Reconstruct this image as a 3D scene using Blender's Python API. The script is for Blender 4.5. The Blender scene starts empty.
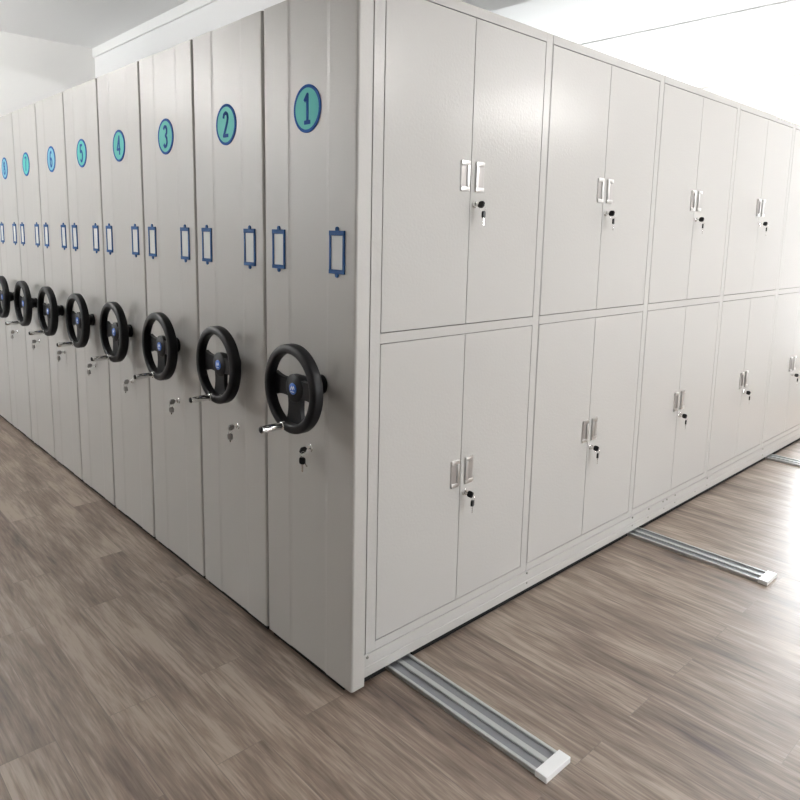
import bpy, bmesh, math, random
from mathutils import Vector, Matrix
random.seed(4)
S = bpy.context.scene
C = S.collection
PI = math.pi

# ------------------------------------------------------------------ camera
F, CX, CY, CZ = 685.90, -1.3006, -1.638, 1.528
YAW, PIT, ROL = 0.7577, -0.1522, 0.0224
cam = bpy.data.cameras.new('camera'); cam_o = bpy.data.objects.new('camera', cam); C.objects.link(cam_o)
cam.sensor_fit = 'HORIZONTAL'; cam.sensor_width = 36; cam.lens = F/800*36
cam.shift_x = -0.0078; cam.shift_y = -0.0774
fw = Vector((math.sin(YAW)*math.cos(PIT), math.cos(YAW)*math.cos(PIT), math.sin(PIT)))
ri = Vector((math.cos(YAW), -math.sin(YAW), 0)); up = ri.cross(fw)
r2 = math.cos(ROL)*ri+math.sin(ROL)*up; u2 = -math.sin(ROL)*ri+math.cos(ROL)*up
M = Matrix((r2, u2, -fw)).transposed().to_4x4(); M.translation = (CX, CY, CZ)
cam_o.matrix_world = M; cam.clip_start = 0.05
S.camera = cam_o

# ------------------------------------------------------------------ world (overcast daylight outside the windows) and exposure
w = bpy.data.worlds.new('daylight'); S.world = w; w.use_nodes = True
bg = w.node_tree.nodes['Background']; bg.inputs[0].default_value = (0.93, 0.97, 1.0, 1); bg.inputs[1].default_value = 26.0
S.view_settings.view_transform = 'Standard'; S.view_settings.look = 'None'
S.view_settings.gamma = 1; S.view_settings.use_curve_mapping = False
S.view_settings.exposure = -0.27
LAMP_DOWN, CEIL_FILL = 36.0, 260.0  # lamp diffuser strength, then strength of the added ceiling fill

# room extents
XL, XR, YB, YF, ZC = -3.0, 6.1, -4.6, 5.1, 3.115
WINDOWS = [  # wall, along0, along1, z0, z1
    ('right', -0.3, 2.7, 0.4, 2.8),
    ('back', 1.0, 2.6, 1.1, 2.4),
    ('left', 3.8, 4.8, 1.4, 2.6)]
def portal(loc, rot, sx, sy):
    l = bpy.data.lights.new('window_portal', 'AREA'); l.shape = 'RECTANGLE'; l.size = sx; l.size_y = sy
    l.cycles.is_portal = True
    o = bpy.data.objects.new('window_portal', l); C.objects.link(o); o.location = loc; o.rotation_euler = rot
for wl, a, b, z0, z1 in WINDOWS:
    m = (a+b)/2; zz = (z0+z1)/2
    if wl == 'right': portal((XR+.1, m, zz), (0, PI/2, 0), z1-z0, b-a)
    if wl == 'left': portal((XL-.1, m, zz), (0, -PI/2, 0), z1-z0, b-a)
    if wl == 'back': portal((m, YB-.1, zz), (PI/2, 0, 0), b-a, z1-z0)

# ------------------------------------------------------------------ materials
def mat(name, col, rough=.5, metal=0, bump=None, spec=.5, emit=None):
    m = bpy.data.materials.new(name); m.use_nodes = True; nt = m.node_tree; b = nt.nodes['Principled BSDF']
    b.inputs['Base Color'].default_value = (*col, 1); b.inputs['Roughness'].default_value = rough
    b.inputs['Metallic'].default_value = metal; b.inputs['Specular IOR Level'].default_value = spec
    if emit: b.inputs['Emission Color'].default_value = (*emit[0], 1); b.inputs['Emission Strength'].default_value = emit[1]
    if bump:
        tc = nt.nodes.new('ShaderNodeTexCoord'); n = nt.nodes.new('ShaderNodeTexNoise')
        n.inputs['Scale'].default_value = bump[0]; n.inputs['Detail'].default_value = 2
        bp = nt.nodes.new('ShaderNodeBump'); bp.inputs['Strength'].default_value = bump[1]; bp.inputs['Distance'].default_value = bump[2]
        nt.links.new(tc.outputs['Object'], n.inputs['Vector']); nt.links.new(n.outputs['Fac'], bp.inputs['Height'])
        nt.links.new(bp.outputs['Normal'], b.inputs['Normal'])
    return m
paint = mat('light_grey_powder_coat', (.455, .443, .425), .23, bump=(95, .35, .002))
panel_paint = mat('end_panel_paint', (.445, .432, .410), .42, bump=(140, .15, .002))
gap_shade = mat('gap_shade_black', (.006, .006, .006), .8, spec=.2)  # near-black tone standing in for shade in the floor gap
dark = mat('dark_steel', (.03, .03, .03), .6)
black = mat('black_plastic', (.003, .003, .004), .45, spec=.22)
chrome = mat('chrome', (.78, .78, .77), .16, 1)
screwm = mat('dull_screw_steel', (.22, .215, .20), .45, .8)
dullchrome = mat('dark_chrome', (.34, .33, .32), .28, 1)  # darker chrome tone for the small silver keys
satin = mat('satin_metal', (.62, .61, .60), .32, 1)
pullface = mat('pull_recess_metal', (.42, .40, .39), .38, .7)
steel = mat('galvanised_steel', (.58, .60, .60), .3, .9)
whitecap = mat('bright_cap', (.85, .86, .86), .35, .2)
wall_m = mat('white_wall_paint', (.87, .86, .84), .8)
low_bounce_wall = mat('low_bounce_grey', (.56, .55, .54), .8)  # unseen left wall darkened to cut light bounced into its aisle
ceil_m = mat('ceiling_paint', (.86, .86, .855), .85)
trim_m = mat('trim_paint', (.85, .85, .84), .7)
teal = mat('teal_badge', (.075, .47, .43), .6, spec=.25)
skyblue = mat('pale_blue_badge', (.16, .42, .56), .6, spec=.25)
navy = mat('navy_print', (.012, .085, .30), .7, spec=.15)
blue = mat('blue_plastic', (.008, .07, .22), .6, spec=.25)
card = mat('label_card', (.60, .62, .60), .5)
royal = mat('emblem_blue', (.03, .14, .55), .35)
whitep = mat('white_print', (.75, .80, .88), .5)
frame_m = mat('window_frame', (.8, .8, .8), .4)
lampm = mat('lamp_diffuser', (.9, .9, .9), .5, emit=((1, .98, .955), LAMP_DOWN))
ceil_fill = mat('added_ceiling_fill', (.9, .9, .9), .5, emit=((1, .98, .955), CEIL_FILL))  # strong glow added to brighten the left ceiling
ceil_fill_soft = mat('added_ceiling_fill_soft', (.9, .9, .9), .5, emit=((1, .98, .955), 85))  # weaker added glow for the ceiling over the lockers
lampoff = mat('lamp_diffuser_dimmed', (.9, .9, .9), .5, emit=((1, .98, .955), 1.0))
def glass_mat():
    m = bpy.data.materials.new('window_glass'); m.use_nodes = True; nt = m.node_tree; nt.nodes.clear()
    o = nt.nodes.new('ShaderNodeOutputMaterial'); t = nt.nodes.new('ShaderNodeBsdfTransparent'); g = nt.nodes.new('ShaderNodeBsdfGlossy')
    g.inputs['Roughness'].default_value = .02; x = nt.nodes.new('ShaderNodeMixShader'); x.inputs[0].default_value = .06
    nt.links.new(t.outputs[0], x.inputs[1]); nt.links.new(g.outputs[0], x.inputs[2]); nt.links.new(x.outputs[0], o.inputs[0]); return m
glass = glass_mat()
def floor_mat():
    m = bpy.data.materials.new('grey_oak_planks'); m.use_nodes = True; nt = m.node_tree; N = nt.nodes; L = nt.links
    b = N['Principled BSDF']
    tc = N.new('ShaderNodeTexCoord')
    mp = N.new('ShaderNodeMapping'); mp.inputs['Rotation'].default_value = (0, 0, PI/2); L.new(tc.outputs['Object'], mp.inputs['Vector'])
    br = N.new('ShaderNodeTexBrick'); L.new(mp.outputs[0], br.inputs['Vector'])
    br.inputs['Scale'].default_value = 1; br.inputs['Brick Width'].default_value = 1.1; br.inputs['Row Height'].default_value = .155
    br.inputs['Mortar Size'].default_value = .0012; br.inputs['Mortar Smooth'].default_value = .3; br.offset = .37; br.offset_frequency = 2
    br.inputs['Color1'].default_value = (.0, .0, .0, 1); br.inputs['Color2'].default_value = (1, 1, 1, 1); br.inputs['Mortar'].default_value = (.5, .5, .5, 1)
    bw = N.new('ShaderNodeRGBToBW'); L.new(br.outputs['Color'], bw.inputs[0])
    # long grain streaks, shifted per plank
    mul = N.new('ShaderNodeMath'); mul.operation = 'MULTIPLY'; mul.inputs[1].default_value = 17.3; L.new(bw.outputs[0], mul.inputs[0])
    cmb = N.new('ShaderNodeCombineXYZ'); L.new(mul.outputs[0], cmb.inputs['Z'])
    add = N.new('ShaderNodeVectorMath'); add.operation = 'ADD'; L.new(tc.outputs['Object'], add.inputs[0]); L.new(cmb.outputs[0], add.inputs[1])
    g1m = N.new('ShaderNodeMapping'); g1m.inputs['Scale'].default_value = (30, 2.3, 1); L.new(add.outputs[0], g1m.inputs['Vector'])
    g1 = N.new('ShaderNodeTexNoise'); g1.inputs['Scale'].default_value = 1; g1.inputs['Detail'].default_value = 6; g1.inputs['Roughness'].default_value = .62; g1.inputs['Distortion'].default_value = .6
    L.new(g1m.outputs[0], g1.inputs['Vector'])
    g2m = N.new('ShaderNodeMapping'); g2m.inputs['Scale'].default_value = (8, 2.0, 1); L.new(add.outputs[0], g2m.inputs['Vector'])
    g2 = N.new('ShaderNodeTexNoise'); g2.inputs['Scale'].default_value = 1; g2.inputs['Detail'].default_value = 3; L.new(g2m.outputs[0], g2.inputs['Vector'])
    g3m = N.new('ShaderNodeMapping'); g3m.inputs['Scale'].default_value = (150, 9, 1); L.new(add.outputs[0], g3m.inputs['Vector'])
    g3 = N.new('ShaderNodeTexNoise'); g3.inputs['Scale'].default_value = 1; g3.inputs['Detail'].default_value = 2; L.new(g3m.outputs[0], g3.inputs['Vector'])
    def lin(srcs):
        last = None
        for s, k in srcs:
            q = N.new('ShaderNodeMath'); q.operation = 'MULTIPLY_ADD'; q.inputs[1].default_value = k
            L.new(s, q.inputs[0])
            if last: L.new(last, q.inputs[2])
            else: q.inputs[2].default_value = 0
            last = q.outputs[0]
        return last
    f = lin([(g1.outputs['Fac'], .64), (g2.outputs['Fac'], .52), (g3.outputs['Fac'], .34), (bw.outputs[0], .10)])
    cr = N.new('ShaderNodeValToRGB'); L.new(f, cr.inputs[0])
    e = cr.color_ramp.elements; e[0].position = .55; e[0].color = (.036, .021, .014, 1); e[1].position = .95; e[1].color = (.33, .265, .212, 1)
    x = cr.color_ramp.elements.new(.67); x.color = (.108, .072, .052, 1)
    x = cr.color_ramp.elements.new(.80); x.color = (.19, .141, .108, 1)
    mx = N.new('ShaderNodeMixRGB'); mx.inputs[2].default_value = (.10, .08, .065, 1); L.new(cr.outputs[0], mx.inputs[1])
    mf = N.new('ShaderNodeMath'); mf.operation = 'MULTIPLY'; mf.inputs[1].default_value = .6; L.new(br.outputs['Fac'], mf.inputs[0]); L.new(mf.outputs[0], mx.inputs[0])
    L.new(mx.outputs[0], b.inputs['Base Color'])
    b.inputs['Roughness'].default_value = .41; b.inputs['Specular IOR Level'].default_value = .9
    bp = N.new('ShaderNodeBump'); bp.inputs['Strength'].default_value = .35; bp.inputs['Distance'].default_value = .002
    L.new(g1.outputs['Fac'], bp.inputs['Height']); L.new(bp.outputs[0], b.inputs['Normal'])
    return m
floor_m = floor_mat()

# ------------------------------------------------------------------ mesh helpers
def box(bm, x0, x1, y0, y1, z0, z1, bev=0, seg=2):
    r = bmesh.ops.create_cube(bm, size=1)
    for v in r['verts']:
        v.co = Vector(((x0+x1)/2+v.co.x*(x1-x0), (y0+y1)/2+v.co.y*(y1-y0), (z0+z1)/2+v.co.z*(z1-z0)))
    if bev:
        ed = {e for v in r['verts'] for e in v.link_edges}
        bmesh.ops.bevel(bm, geom=list(ed), offset=bev, segments=seg, profile=.5, affect='EDGES')
def frame_of(axis):
    a = Vector(axis).normalized(); t = Vector((0, 0, 1)) if abs(a.z) < .9 else Vector((0, 1, 0))
    u = a.cross(t).normalized(); v = a.cross(u); return a, u, v
def lathe(bm, prof, org=(0, 0, 0), axis=(0, 0, 1), seg=32, closed=False):
    """profile of (distance along the axis, radius)"""
    a, u, v = frame_of(axis); o = Vector(org); rings = []
    for (h, r) in prof:
        rings.append([bm.verts.new(o+a*h+(u*math.cos(2*PI*i/seg)+v*math.sin(2*PI*i/seg))*max(r, 1e-5)) for i in range(seg)])
    pr = list(zip(rings[:-1], rings[1:]))
    if closed: pr.append((rings[-1], rings[0]))
    for A, B in pr:
        for i in range(seg):
            j = (i+1) % seg; bm.faces.new((A[i], A[j], B[j], B[i]))
    if not closed:
        bm.faces.new(rings[0][::-1]); bm.faces.new(rings[-1])
def prism(bm, pts, fn, d0, d1):
    """2-D outline pts extruded between depths d0, d1; fn(u, v, depth) -> xyz"""
    A = [bm.verts.new(fn(u, v, d0)) for u, v in pts]; B = [bm.verts.new(fn(u, v, d1)) for u, v in pts]
    bm.faces.new(A); bm.faces.new(B[::-1]); n = len(pts)
    for i in range(n):
        j = (i+1) % n; bm.faces.new((A[i], B[i], B[j], A[j]))
def stroke(bm, pts, wd, fn, d0, d1):
    """a line of constant width along pts, round joints"""
    for (x0, y0), (x1, y1) in zip(pts[:-1], pts[1:]):
        l = math.hypot(x1-x0, y1-y0); nx, ny = -(y1-y0)/l*wd/2, (x1-x0)/l*wd/2
        prism(bm, [(x0+nx, y0+ny), (x1+nx, y1+ny), (x1-nx, y1-ny), (x0-nx, y0-ny)], fn, d0, d1)
    for (x, y) in pts[1:-1]:
        prism(bm, [(x+wd/2*math.cos(k*PI/5), y+wd/2*math.sin(k*PI/5)) for k in range(10)], fn, d0, d1)
def obj(name, bm, m, parent=None, loc=(0, 0, 0), smooth=False, rot=None):
    bmesh.ops.recalc_face_normals(bm, faces=bm.faces[:])
    me = bpy.data.meshes.new(name); bm.to_mesh(me); bm.free(); me.materials.append(m)
    if smooth:
        me.shade_smooth()
        try: me.set_sharp_from_angle(angle=math.radians(38))
        except Exception: pass
    o = bpy.data.objects.new(name, me); C.objects.link(o); o.location = loc
    if rot: o.rotation_euler = rot
    if parent: o.parent = parent
    return o
def share(src, name, parent, loc, rot=None):
    o = bpy.data.objects.new(name, src.data); C.objects.link(o); o.location = loc; o.parent = parent
    if rot: o.rotation_euler = rot
    return o
def thing(name, label, cat, loc=(0, 0, 0), rz=0, group=None):
    o = bpy.data.objects.new(name, None); C.objects.link(o); o.location = loc; o.rotation_euler = (0, 0, rz)
    o.empty_display_size = .1; o['label'] = label; o['category'] = cat
    if group: o['group'] = group
    return o
def copy_tree(o, parent=None):
    c = o.copy(); C.objects.link(c)
    if parent: c.parent = parent
    for ch in list(o.children): copy_tree(ch, c)
    return c
def struct(name, bm, m, parent=None, smooth=False):
    o = obj(name, bm, m, parent, smooth=smooth)
    if not parent: o['kind'] = 'structure'
    return o
def bmn(): return bmesh.new()

# ------------------------------------------------------------------ the room
b = bmn(); box(b, XL-.2, XR+.2, YB-.2, YF+.2, -.12, 0); struct('floor', b, floor_m)
b = bmn(); box(b, XL-.2, XR+.2, YB-.2, YF+.2, ZC, ZC+.15); struct('ceiling', b, ceil_m)
def wall(name, side):
    """a wall with its window opening cut out as four solid pieces"""
    b = bmn(); win = [q for q in WINDOWS if q[0] == side]
    lo, hi = (YB, YF) if side in ('left', 'right') else (XL, XR)
    def piece(a0, a1, z0, z1):
        if side == 'right': box(b, XR, XR+.2, a0, a1, z0, z1)
        if side == 'left': box(b, XL-.2, XL, a0, a1, z0, z1)
        if side == 'back': box(b, a0, a1, YB-.2, YB, z0, z1)
        if side == 'front': box(b, a0, a1, YF, YF+.2, z0, z1)
    if win:
        _, a, c, z0, z1 = win[0]
        piece(lo, a, 0, ZC); piece(c, hi, 0, ZC); piece(a, c, 0, z0); piece(a, c, z1, ZC)
    else: piece(lo, hi, 0, ZC)
    return struct(name, b, low_bounce_wall if side == 'left' else wall_m)
wall('wall_right', 'right'); wall('wall_left', 'left'); wall('wall_back', 'back'); wall('wall_front', 'front')
for n, (side, a, c, z0, z1) in enumerate(WINDOWS):
    fr, gl = bmn(), bmn(); k = max(2, round((c-a)/1.1)); t = .05
    def bx(bm, a0, a1, zz0, zz1, d0, d1):
        if side == 'right': box(bm, XR+d0, XR+d1, a0, a1, zz0, zz1)
        if side == 'left': box(bm, XL-d1, XL-d0, a0, a1, zz0, zz1)
        if side == 'back': box(bm, a0, a1, YB-d1, YB-d0, zz0, zz1)
    bx(fr, a, c, z0, z0+t, .05, .11); bx(fr, a, c, z1-t, z1, .05, .11)
    for i in range(k+1):
        q = a+(c-a-t)*i/k; bx(fr, q, q+t, z0+t, z1-t, .05, .11)
    bx(gl, a+t, c-t, z0+t, z1-t, .075, .081)
    wo = struct('window_%d' % (n+1), fr, frame_m); struct('window_glass', gl, glass, wo)
# ceiling beam running over the lockers, with a light cornice strip and a thin dropped ceiling field beyond it
b = bmn(); box(b, 1.095, 1.78, YB, YF, 2.75, ZC); struct('trim_1', b, ceil_m)
b = bmn(); box(b, 1.075, 1.095, YB, YF, 3.035, ZC, .006); struct('trim_2', b, trim_m)
b = bmn(); box(b, 3.86, XR, YB, YF, ZC-.012, ZC); struct('trim_3', b, ceil_m)
for nm, args in (('baseboard_front', (XL, XR, YF-.015, YF, 0, .09)), ('baseboard_back', (XL, XR, YB, YB+.015, 0, .09)),
                 ('baseboard_left', (XL, XL+.015, YB+.015, YF-.015, 0, .09)), ('baseboard_right', (XR-.015, XR, YB+.015, YF-.015, 0, .09))):
    b = bmn(); box(b, *args); struct(nm, b, trim_m)
# first lamp inferred from the door highlight; the rest and all uplights added
LAMPS = [((4.0, -2.45), 'hanging over the window end of the locker aisle'), ((1.55, -2.45), 'added for fill in the middle of the locker aisle'),
         ((-1.75, -2.45), 'added over the corner where the two aisles meet'), ((-1.75, 3.8), 'added to brighten the ceiling over the handwheel aisle')]
ZL = 2.60
for i, ((x, y), sx) in enumerate(LAMPS):
    t = thing('unseen_lamp', 'white linear LED pendant lamp '+sx, 'lamp', (x, y, ZC), 0, 'LED pendant lamps')
    z = ZL-ZC
    b = bmn(); box(b, -.63, -.60, -.075, .075, z, z+.11, .006); box(b, .60, .63, -.075, .075, z, z+.11, .006); box(b, -.60, .60, -.07, .07, z+.052, z+.058)
    obj('frame', b, frame_m, t)
    b = bmn(); box(b, -.6, .6, -.06, .06, z+.002, z+.052, .012, 3); obj('diffuser', b, lampm if i < 2 else lampoff, t)
    b = bmn(); box(b, -.6, .6, -.06, .06, z+.058, z+.105, .012, 3); obj('ceiling_fill', b, ceil_fill_soft if i < 2 else (lampoff if i == 2 else ceil_fill), t)  # glowing top half added to brighten the ceiling
    for sx2 in (-.5, .5):
        b = bmn(); lathe(b, [(0, .002), (-z-.105, .002)], (sx2, 0, z+.105), (0, 0, 1), 8); obj('cable', b, frame_m, t)

# ------------------------------------------------------------------ floor tracks
TY0, TY1 = -.672, 4.98
def make_track(x, label):
    t = thing('floor_track', label, 'floor rail', (x, 0, 0), 0, 'steel rails the shelving rolls on')
    b = bmn()
    box(b, -.056, .056, TY0, TY1, 0, .004)
    for c, wd in ((-.050, .012), (-.0, .020), (.050, .012)):
        box(b, c-wd/2, c+wd/2, TY0, TY1, .004, .0155, .0015, 1)
    obj('rail', b, steel, t)
    b = bmn(); box(b, -.044, -.010, TY0, TY1, .004, .0085); box(b, .010, .044, TY0, TY1, .004, .0085); obj('groove', b, mat('groove_steel', (.30, .31, .33), .35, .8), t)
    b = bmn(); box(b, -.060, .060, TY0-.006, TY0+.035, 0, .020, .002); obj('end_cap', b, whitecap, t)
    return t
make_track(.25, 'steel twin groove floor rail poking out under the corner of the first locker bay')
make_track(1.925, 'long steel twin groove floor rail with pale end cap, under the third locker bay')
make_track(3.84, 'steel twin groove floor rail furthest along the locker aisle, by the right edge')

# ------------------------------------------------------------------ shelving units
CY0, PITCH, HW = .2145, .5143, .2525
ZT = 2.252
XF = .086                       # depth of the end panel; the locker frame starts here
BAYS = 5; BW = .9
U = [XF+BW*n for n in range(BAYS+1)]
XE = U[-1]
def out(u, v, d): return (-d, -u, v)          # face looking along -x: u to the right as seen, v up, d outwards
def end_panel_bm():
    b = bmn(); r = .009; x1 = .055; rec = .0022; s = .012
    # section in (y, x): outer strips proud, centre field set back, rounded edges
    sec = []
    for k in range(6): a = k/5*PI/2; sec.append((-HW+r-r*math.cos(a), r-r*math.sin(a)))
    sec += [(-.1125-s*.3, 0), (-.1125, .001), (-.1125+s, rec), (.1025-s, rec), (.1025, .001), (.1025+s*.3, 0)]
    for k in range(6): a = k/5*PI/2; sec.append((HW-r+r*math.sin(a), r-r*math.cos(a)))
    sec += [(HW, x1), (-HW, x1)]
    prism(b, [(y, x) for y, x in sec], lambda y, x, z: (x, y, z), .024, ZT)
    return b
def digit_bm(n):
    b = bmn(); D = {
     1: [[(-.012, .020), (.003, .036), (.003, -.036)], [(-.013, -.036), (.017, -.036)]],
     2: [[(-.015, .020), (-.011, .031), (0, .036), (.011, .031), (.014, .020), (.010, .006), (-.014, -.034), (.016, -.034)]],
     3: [[(-.014, .026), (-.006, .035), (.006, .034), (.013, .025), (.012, .012), (.002, .003), (.012, -.007), (.014, -.022), (.007, -.033), (-.006, -.036), (-.015, -.026)]],
     4: [[(.008, -.036), (.008, .036), (-.017, -.014), (.018, -.014)]],
     5: [[(.014, .035), (-.011, .035), (-.013, .005), (.002, .010), (.013, 0), (.014, -.020), (.005, -.034), (-.006, -.036), (-.015, -.027)]],
     6: [[(.012, .030), (.002, .036), (-.009, .028), (-.014, .006), (-.014, -.020), (-.006, -.035), (.006, -.035), (.014, -.022), (.013, -.006), (.003, .004), (-.012, -.004)]],
     7: [[(-.015, .035), (.015, .035), (.002, .004), (-.003, -.036)]],
     9: [[(.013, .006), (.003, -.004), (-.006, -.004), (-.013, .006), (-.014, .022), (-.006, .035), (.006, .035), (.014, .020), (.014, -.006), (.009, -.028), (-.002, -.036), (-.012, -.030)]],
     8: [[(0, .003), (-.011, .012), (-.012, .026), (0, .036), (.012, .026), (.011, .012), (0, .003), (-.014, -.010), (-.014, -.026), (0, -.036), (.014, -.026), (.014, -.010), (0, .003)]]}
    for s in D[n]: stroke(b, [(x*1.1, y*1.16) for x, y in s], .0125, out, .0052, .0062)
    return b
ZB = 1.907
def badge(parent, n, m):
    b = bmn(); lathe(b, [(0, .0735), (.004, .0735), (.0048, .0725), (.0048, .0635), (.0040, .0635), (0, .0635)], (0, 0, ZB), (-1, 0, 0), 48, closed=True)
    for v in b.verts: v.co.x += .0040
    o = obj('number_badge', b, navy, parent, smooth=True)
    b = bmn(); lathe(b, [(-.004, .064), (.0042, .064)], (.004, 0, ZB), (-1, 0, 0), 48); obj('badge_face', b, m, o)
    b = digit_bm(n)
    for v in b.verts: v.co += Vector((.0052, 0, ZB))
    obj('numeral', b, navy, o)
    return o
def label_holder_bm():
    b = bmn(); hw, hh = .0385, .066; t = .010
    box(b, -.004, .002, -hw, -hw+t, -hh, hh, .001, 1); box(b, -.004, .002, hw-t, hw, -hh, hh, .001, 1)
    box(b, -.005, .002, -hw, hw, hh-.015, hh, .001, 1); box(b, -.005, .002, -hw, hw, -hh, -hh+.013, .001, 1)
    for s in (1, -1): lathe(b, [(0, .008), (.0035, .008), (.0042, .006)], (.0, 0, s*(hh+.004)), (-1, 0, 0), 16)
    return b
# handwheel, axis along -x, origin at panel
WY, WZ = -.106, 1.037
def handwheel(parent, near):
    R0 = .1425 if near else .1465; R1 = R0-.030; XC = .115 if near else .083; ex = XC-.111; WY, WZ = (-.083, 1.0365) if near else (-.055, 1.0245)
    b = bmn()
    prof = []                                     # rounded rectangular ring section (h along -x, r)
    for k in range(20):
        a = 2*PI*k/20; ca, sa = math.cos(a), math.sin(a)
        sx = math.copysign(abs(ca)**.4, ca); sy = math.copysign(abs(sa)**.4, sa)
        prof.append((XC+sx*.017-.004*(sy > 0)*abs(sy), (R0+R1)/2+sy*(R0-R1)/2))
    lathe(b, prof, (0, 0, 0), (-1, 0, 0), 64, closed=True)
    # spokes: left, right and bottom, plus the hub plate (u to the right, v up)
    def sp(ang, w0, w1, w2, l=.114):
        c, s = math.cos(ang), math.sin(ang); n = 10; pts = []
        for k in range(n+1):
            q = k/n; wd = w1+(w2-w1)*(2*q-1)**2 if q > .5 else w1+(w0-w1)*(1-2*q)**2; pts.append((l*q, wd/2))
        pts = pts+[(x, -y) for x, y in pts[::-1]]
        prism(b, [(x*c-y*s, x*s+y*c) for x, y in pts], out, XC-.024, XC-.009)
    sp(PI, .080, .056, .080); sp(0, .080, .056, .080); sp(-PI/2, .090, .068, .095)
    lathe(b, [(.030+ex, .024), (.060+ex, .036), (.088+ex, .046), (XC-.008, .046), (XC-.004, .040)], (0, 0, 0), (-1, 0, 0), 32)
    o = obj('handwheel', b, black, parent, (0, WY, WZ), smooth=True)
    b = bmn(); lathe(b, [(0, .032), (.008, .032), (.012, .026), (.034+ex, .024)], (0, 0, 0), (-1, 0, 0), 28); obj('shaft_boss', b, black, o, smooth=True)
    h = XC-.0045
    b = bmn(); lathe(b, [(h, .0185), (h+.0025, .0185), (h+.0032, .0175)], (0, 0, 0), (-1, 0, 0), 32); obj('emblem', b, royal, o, smooth=True)
    b = bmn()
    stroke(b, [(-.010, -.005), (-.004, .008), (.001, -.003), (.006, .009), (.011, -.001)], .003, out, h+.003, h+.0038)
    stroke(b, [(-.010, -.0095), (.010, -.0095)], .0022, out, h+.003, h+.0038)
    obj('emblem_mark', b, whitep, o)
    b = bmn(); g = (0, .030, -R0+.020)
    lathe(b, [(XC+.010, .0135), (XC+.020, .0135), (XC+.021, .0105), (XC+.026, .0105), (XC+.030, .0115), (XC+.092, .0125), (XC+.094, .012)], g, (-1, 0, 0), 24); obj('crank_grip', b, chrome, o, smooth=True)
    b = bmn(); lathe(b, [(XC+.092, .0095), (XC+.0965, .0095), (XC+.0975, .008)], g, (-1, 0, 0), 20); obj('grip_end', b, black, o, smooth=True)
    return o
def base_unit(n, label, top_h):
    t = thing('mobile_shelving_unit', label, 'shelving unit', (0, CY0+PITCH*(n-1), 0), 0, 'row of handwheel operated shelving units')
    obj('end_panel', end_panel_bm(), panel_paint, t)
    return t
def fittings(t, n, m):
    badge(t, n, m)
    h = obj('label_holder', label_holder_bm(), blue, t, (0, -.1615, 1.464))
    b = bmn(); box(b, -.0015, .001, -.029, .029, -.053, .051); c = obj('card', b, card, h)
    h2 = share(h, 'label_holder', t, (0, .1625, 1.464)); share(c, 'card', h2, (0, 0, 0))
    handwheel(t, n == 1)
    b = bmn(); lathe(b, [(-.006, .0125), (.004, .0125), (.006, .010), (.010, .0095), (.0105, .003)], (0, 0, 0), (-1, 0, 0), 24)
    obj('lock_barrel', b, chrome, t, (.006, -.050 if n > 1 else -.018, .772 if n > 1 else .803), smooth=True)
def chassis(parent, y0, y1):
    b = bmn(); box(b, .09, XE-.01, y0+.02, y1-.02, .045, .075)
    for x in (.25, 1.925, 3.84):
        for s in (-.027, .027):
            for y in (y0+.09, y1-.09): lathe(b, [(-.008, .030), (.008, .030)], (x+s, y, .0387), (1, 0, 0), 20)
    obj('chassis', b, dark, parent)
    b = bmn(); box(b, .012, .030, y0+.006, y1-.006, .001, .060); obj('gap_shade_strip', b, gap_shade, parent)  # dark strip added as the shade line under the end panel

LAB = {2: 'grey shelving unit with the teal badge reading two, second from the corner',
       3: 'grey shelving unit with the teal badge reading three and a black handwheel',
       4: 'grey shelving unit with the teal badge reading four, its handwheel mid row',
       5: 'grey shelving unit with the teal badge reading five, left of the fourth unit',
       6: 'grey shelving unit with the pale blue badge reading six, fourth from the far end',
       7: 'grey shelving unit with the badge reading seven, third from the far end',
       8: 'grey shelving unit with the pale blue badge reading eight, cut by the left photo edge',
       9: 'grey shelving unit furthest from the corner, badge reading nine, only its foot in the photo'}
# ---- unit 1 with its locker doors facing the open aisle
u1 = base_unit(1, 'nearest grey shelving unit, badge reading one, with rows of locker doors facing the aisle', 0)
fittings(u1, 1, teal); chassis(u1, -CY0+.01, .24)
Y = -CY0                                   # local y of the door plane
ZTOP, ZDT, ZMU, ZML, ZDB, ZFR = 2.287, 2.254, 1.2063, 1.1732, .1364, .1041
b = bmn(); box(b, XF+.006, XE, Y+.022, .236, .075, ZTOP); box(b, .055, XF+.006, Y+.075, .236, .075, 2.24)
obj('body', b, paint, u1)
G = .0028                                    # gap round each door
doors = []
for n in range(BAYS):
    x0, x1 = U[n], U[n+1]
    b = bmn(); l = .0485 if n == 0 else .004; r = .040
    box(b, x0+(.006 if n == 0 else .0008), x0+l, Y, Y+.022, ZFR, ZTOP, .0008, 1)
    box(b, x1-r, x1-.0008, Y, Y+.022, ZFR, ZTOP, .0008, 1)
    for za, zb in ((ZFR, ZDB), (ZML, ZMU), (ZDT, ZTOP)): box(b, x0+l, x1-r, Y, Y+.022, za, zb)
    obj('door_frame', b, paint, u1)
    dx0, dx1 = x0+l, x1-r; xm = x0+.457 if n == 0 else (dx0+dx1)/2-.003
    doors.append((dx0, xm, dx1))
door_cache = {}
def door(x0, x1, z0, z1):
    k = (round(x1-x0, 4), round(z1-z0, 4))
    if k in door_cache: return share(door_cache[k], 'door', u1, (x0, Y, z0))
    b = bmn(); box(b, 0, x1-x0, 0, .018, 0, z1-z0, .0012, 2)
    o = obj('door', b, paint, u1, (x0, Y, z0)); door_cache[k] = o; return o
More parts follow.
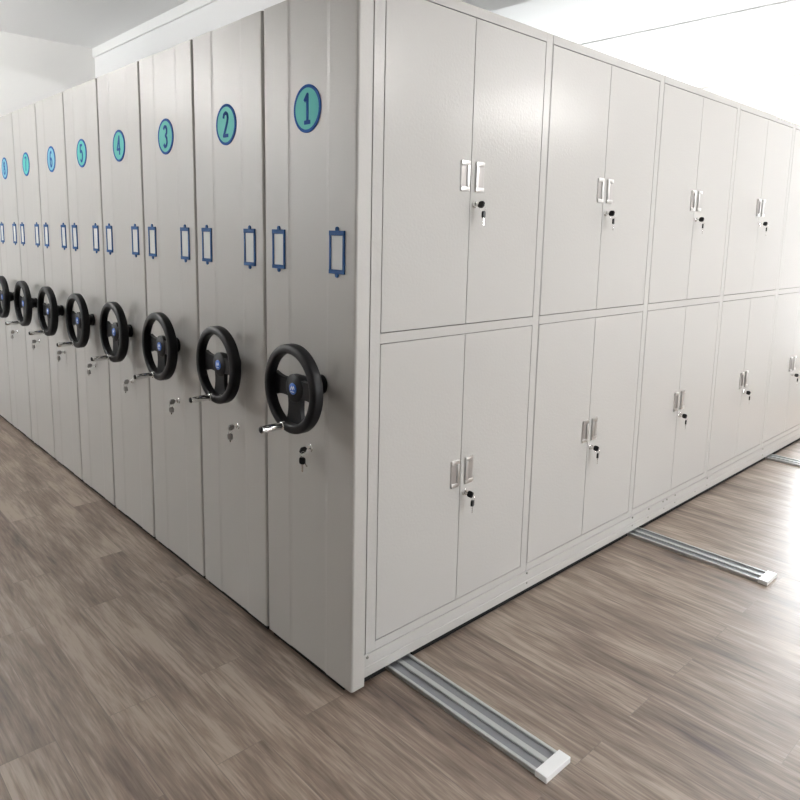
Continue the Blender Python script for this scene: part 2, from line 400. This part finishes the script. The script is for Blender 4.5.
def pull_bm():
    b = bmn(); W, H = .046, .106
    prism(b, [(-W/2, -H/2+.006), (-W/2+.006, -H/2), (W/2-.006, -H/2), (W/2, -H/2+.006), (W/2, H/2-.006), (W/2-.006, H/2), (-W/2+.006, H/2), (-W/2, H/2-.006)], lambda u, v, d: (u, -d, v), -.001, .002)
    box(b, -W/2+.001, W/2-.001, -.0075, -.002, H/2-.017, H/2-.001, .002, 2)
    box(b, -W/2+.001, W/2-.001, -.0075, -.002, -H/2+.001, -H/2+.017, .002, 2)
    box(b, W/2-.015, W/2-.002, -.0085, -.002, -H/2+.015, H/2-.015, .0025, 2)      # finger lip on the side of the door gap
    return b
pull0 = pin0 = lock0 = None
def fit_door(d, xc, zc, mirror, lock):
    global pull0, pin0, lock0
    rot = (0, PI, 0) if mirror else (0, 0, 0)
    loc = (xc, 0, zc)
    if pull0 is None:
        pull0 = obj('handle', pull_bm(), satin, d, loc, smooth=True, rot=rot)
        b = bmn(); box(b, -.021, .008, -.0030, -.0018, -.038, .038); pin0 = obj('finger_recess', b, pullface, d, loc, rot=rot)
    else:
        share(pull0, 'handle', d, loc, rot); share(pin0, 'finger_recess', d, loc, rot)
    if lock:
        if lock0 is None:
            b = bmn(); lathe(b, [(-.004, .0125), (.003, .0125), (.005, .0105), (.011, .0100), (.0115, .003)], (0, 0, 0), (0, -1, 0), 24)
            lock0 = obj('lock_barrel', b, chrome, d, lock, smooth=True)
        else: share(lock0, 'lock_barrel', d, lock)
LOCKS = []
for n, (a, m_, c) in enumerate(doors):
    for row, (z0, z1) in enumerate(((ZMU, ZDT), (ZDB, ZML))):
        zc, zl = (1.728, 1.632) if row == 0 else (.650, .566)
        g = m_
        dl = door(a+G, g-G/2, z0+G, z1-G); dr = door(g+G/2, c-G, z0+G, z1-G)
        fit_door(dl, (g-.032)-(a+G), zc-(z0+G), False, None)
        lx = g+.024
        fit_door(dr, (g+.044)-(g+G/2), zc-(z0+G), True, (lx-(g+G/2), 0, zl-(z0+G)))
        LOCKS.append((n, row, lx, zl))
# kick plate in two folds with its screws
b = bmn(); box(b, .056, XE, Y-.001, Y+.020, .058, ZFR-.0025, .0008, 1); box(b, .056, XE, Y-.004, Y+.020, .022, .0585, .0012, 1)
kp = obj('kick_plate', b, paint, u1)
b = bmn(); [box(b, xa, xb, Y+.002, Y+.012, .001, .045) for xa, xb in ((.034, .185), (.315, 1.86), (1.99, 3.775), (3.905, XE))]; box(b, .034, XE, Y+.002, Y+.012, .024, .045); obj('gap_shade_strip', b, gap_shade, u1)  # dark strips added as the shade line under the kick plate
b = bmn(); lathe(b, [(0, .0052), (.003, .0048), (.0042, .003)], (0, 0, 0), (0, -1, 0), 14); sc = None
spots = []
for n in range(BAYS):
    spots += [(U[n]+.006, .094), (U[n]+.006, .050)] if n else [(U[0]+.012, .092)]
spots += [(2.065, .094), (2.225, .094), (2.27, .094), (2.37, .094), (2.06, .048), (2.24, .050), (2.37, .050), (2.63, .050)]
for i, (x, z) in enumerate(spots):
    if sc is None: sc = obj('screw', b, screwm, kp, (x, Y-.002, z), smooth=True)
    else: share(sc, 'screw', kp, (x, Y-.002, z))
# far end panel of the unit, closing the lockers
b = bmn(); box(b, XE, XE+.03, Y-.005, .236, .03, ZTOP-.02, .004); obj('side_panel', b, panel_paint, u1)

# ---- units 2 to 8: closed cases behind their end panels
u2 = base_unit(2, LAB[2], 0); fittings(u2, 2, teal); chassis(u2, -.245, .245)
b = bmn(); box(b, .055, XE, -.243, .243, .075, 2.24, .002, 1); obj('body', b, paint, u2)
nb = {3: teal, 4: teal, 5: teal, 6: skyblue, 7: teal, 8: skyblue, 9: teal}
for n in range(3, 10):
    c = copy_tree(u2); c.location.y = CY0+PITCH*(n-1); c['label'] = LAB[n]
    for ch in list(c.children):
        if ch.name.startswith('number_badge'):
            for s in list(ch.children): bpy.data.objects.remove(s)
            bpy.data.objects.remove(ch)
    badge(c, n, nb[n])

# ------------------------------------------------------------------ keys
def key_head(b, org, along, side, thick, L=.026, W=.022, hole=True):
    """rounded flat key bow starting at org and running along `along`"""
    a, s = Vector(along).normalized(), Vector(side).normalized(); n = a.cross(s); o = Vector(org)
    pts = []
    for k in range(20):
        t = 2*PI*k/20; cu, sv = math.cos(t), math.sin(t)
        pts.append((L/2-math.copysign(abs(cu)**.6, cu)*L/2, math.copysign(abs(sv)**.6, sv)*W/2))
    prism(b, pts, lambda u, v, d: tuple(o+a*u+s*v+n*d), -thick/2, thick/2)
def key_blade(b, org, along, side, L=.026):
    a, s = Vector(along).normalized(), Vector(side).normalized(); n = a.cross(s); o = Vector(org)
    pts = [(0, .0035), (L-.003, .0035), (L, .001), (L-.002, -.002), (L*.75, -.0035), (L*.65, -.002), (L*.55, -.0035), (L*.4, -.002), (L*.3, -.0035), (0, -.0035)]
    prism(b, pts, lambda u, v, d: tuple(o+a*u+s*v+n*d), -.001, .001)
def torus(b, org, axis, R, r):
    lathe(b, [(r*math.cos(2*PI*k/8), R+r*math.sin(2*PI*k/8)) for k in range(8)], org, axis, 24, closed=True)
def key_set(label, loc, rz, headmat, group, bl=.030):
    """two keys on a ring: one stands in the lock, one hangs. outwards is local -y"""
    t = thing('key_set', label, 'keys', loc, rz, group)
    b = bmn(); key_head(b, (0, -.020, 0), (0, -1, 0), (.5, 0, 1), .007, .024, .024); h = obj('key', b, headmat, t)
    b = bmn(); key_blade(b, (0, -.023, 0), (0, 1, 0), (.5, 0, 1), .014); obj('key_blade', b, chrome, h)
    b = bmn(); torus(b, (.004, -.037, -.013), (1, .3, 0), .0105, .0011); obj('key_ring', b, chrome, t, smooth=True)
    z = -.022
    b = bmn(); key_head(b, (.006, -.039, z), (0, 0, -1), (1, .35, 0), .007, .024, .022); h = obj('key', b, headmat, t)
    b = bmn(); key_blade(b, (.006, -.039, z-.022), (.0, 0, -1), (1, .35, 0), bl); obj('key_blade', b, chrome, h)
    return t
NB = ['first', 'second', 'third', 'fourth', 'fifth', 'sixth']
first = {}
ORD = NB+['seventh', 'eighth', 'ninth']
for n, row, lx, zl in LOCKS:
    lab = 'black headed keys in the %s lock of the %s locker bay from the corner' % (('upper', 'lower')[row], NB[n])
    loc = (lx, -.0, zl)
    if not first: first['k'] = key_set(lab, loc, 0, black, 'keys in the locker locks')
    else:
        c = copy_tree(first['k']); c.location = loc; c['label'] = lab; c.rotation_euler = (0, 0, 0)
k1 = key_set('black headed and silver keys on a ring below the nearest handwheel', (.004, CY0-.018, .803), -PI/2, black, None)
b = bmn(); key_head(b, (-.006, -.038, -.022), (.65, .2, -.75), (.75, 0, .65), .002, .020, .016); h = obj('key', b, chrome, k1)
b = bmn(); key_blade(b, (.007, -.034, -.037), (.65, .2, -.75), (.75, 0, .65), .022); obj('key_blade', b, chrome, h)
ks = None
for n in range(2, 10):
    lab = 'small silver keys below the handwheel of the %s shelving unit from the corner' % ORD[n-1]
    if ks is None: ks = key_set(lab, (.004, CY0+PITCH-.050, .772), -PI/2, dullchrome, 'silver keys in the shelving unit locks', .012)
    else:
        c = copy_tree(ks); c.location.y = CY0+PITCH*(n-1)-.050; c['label'] = lab
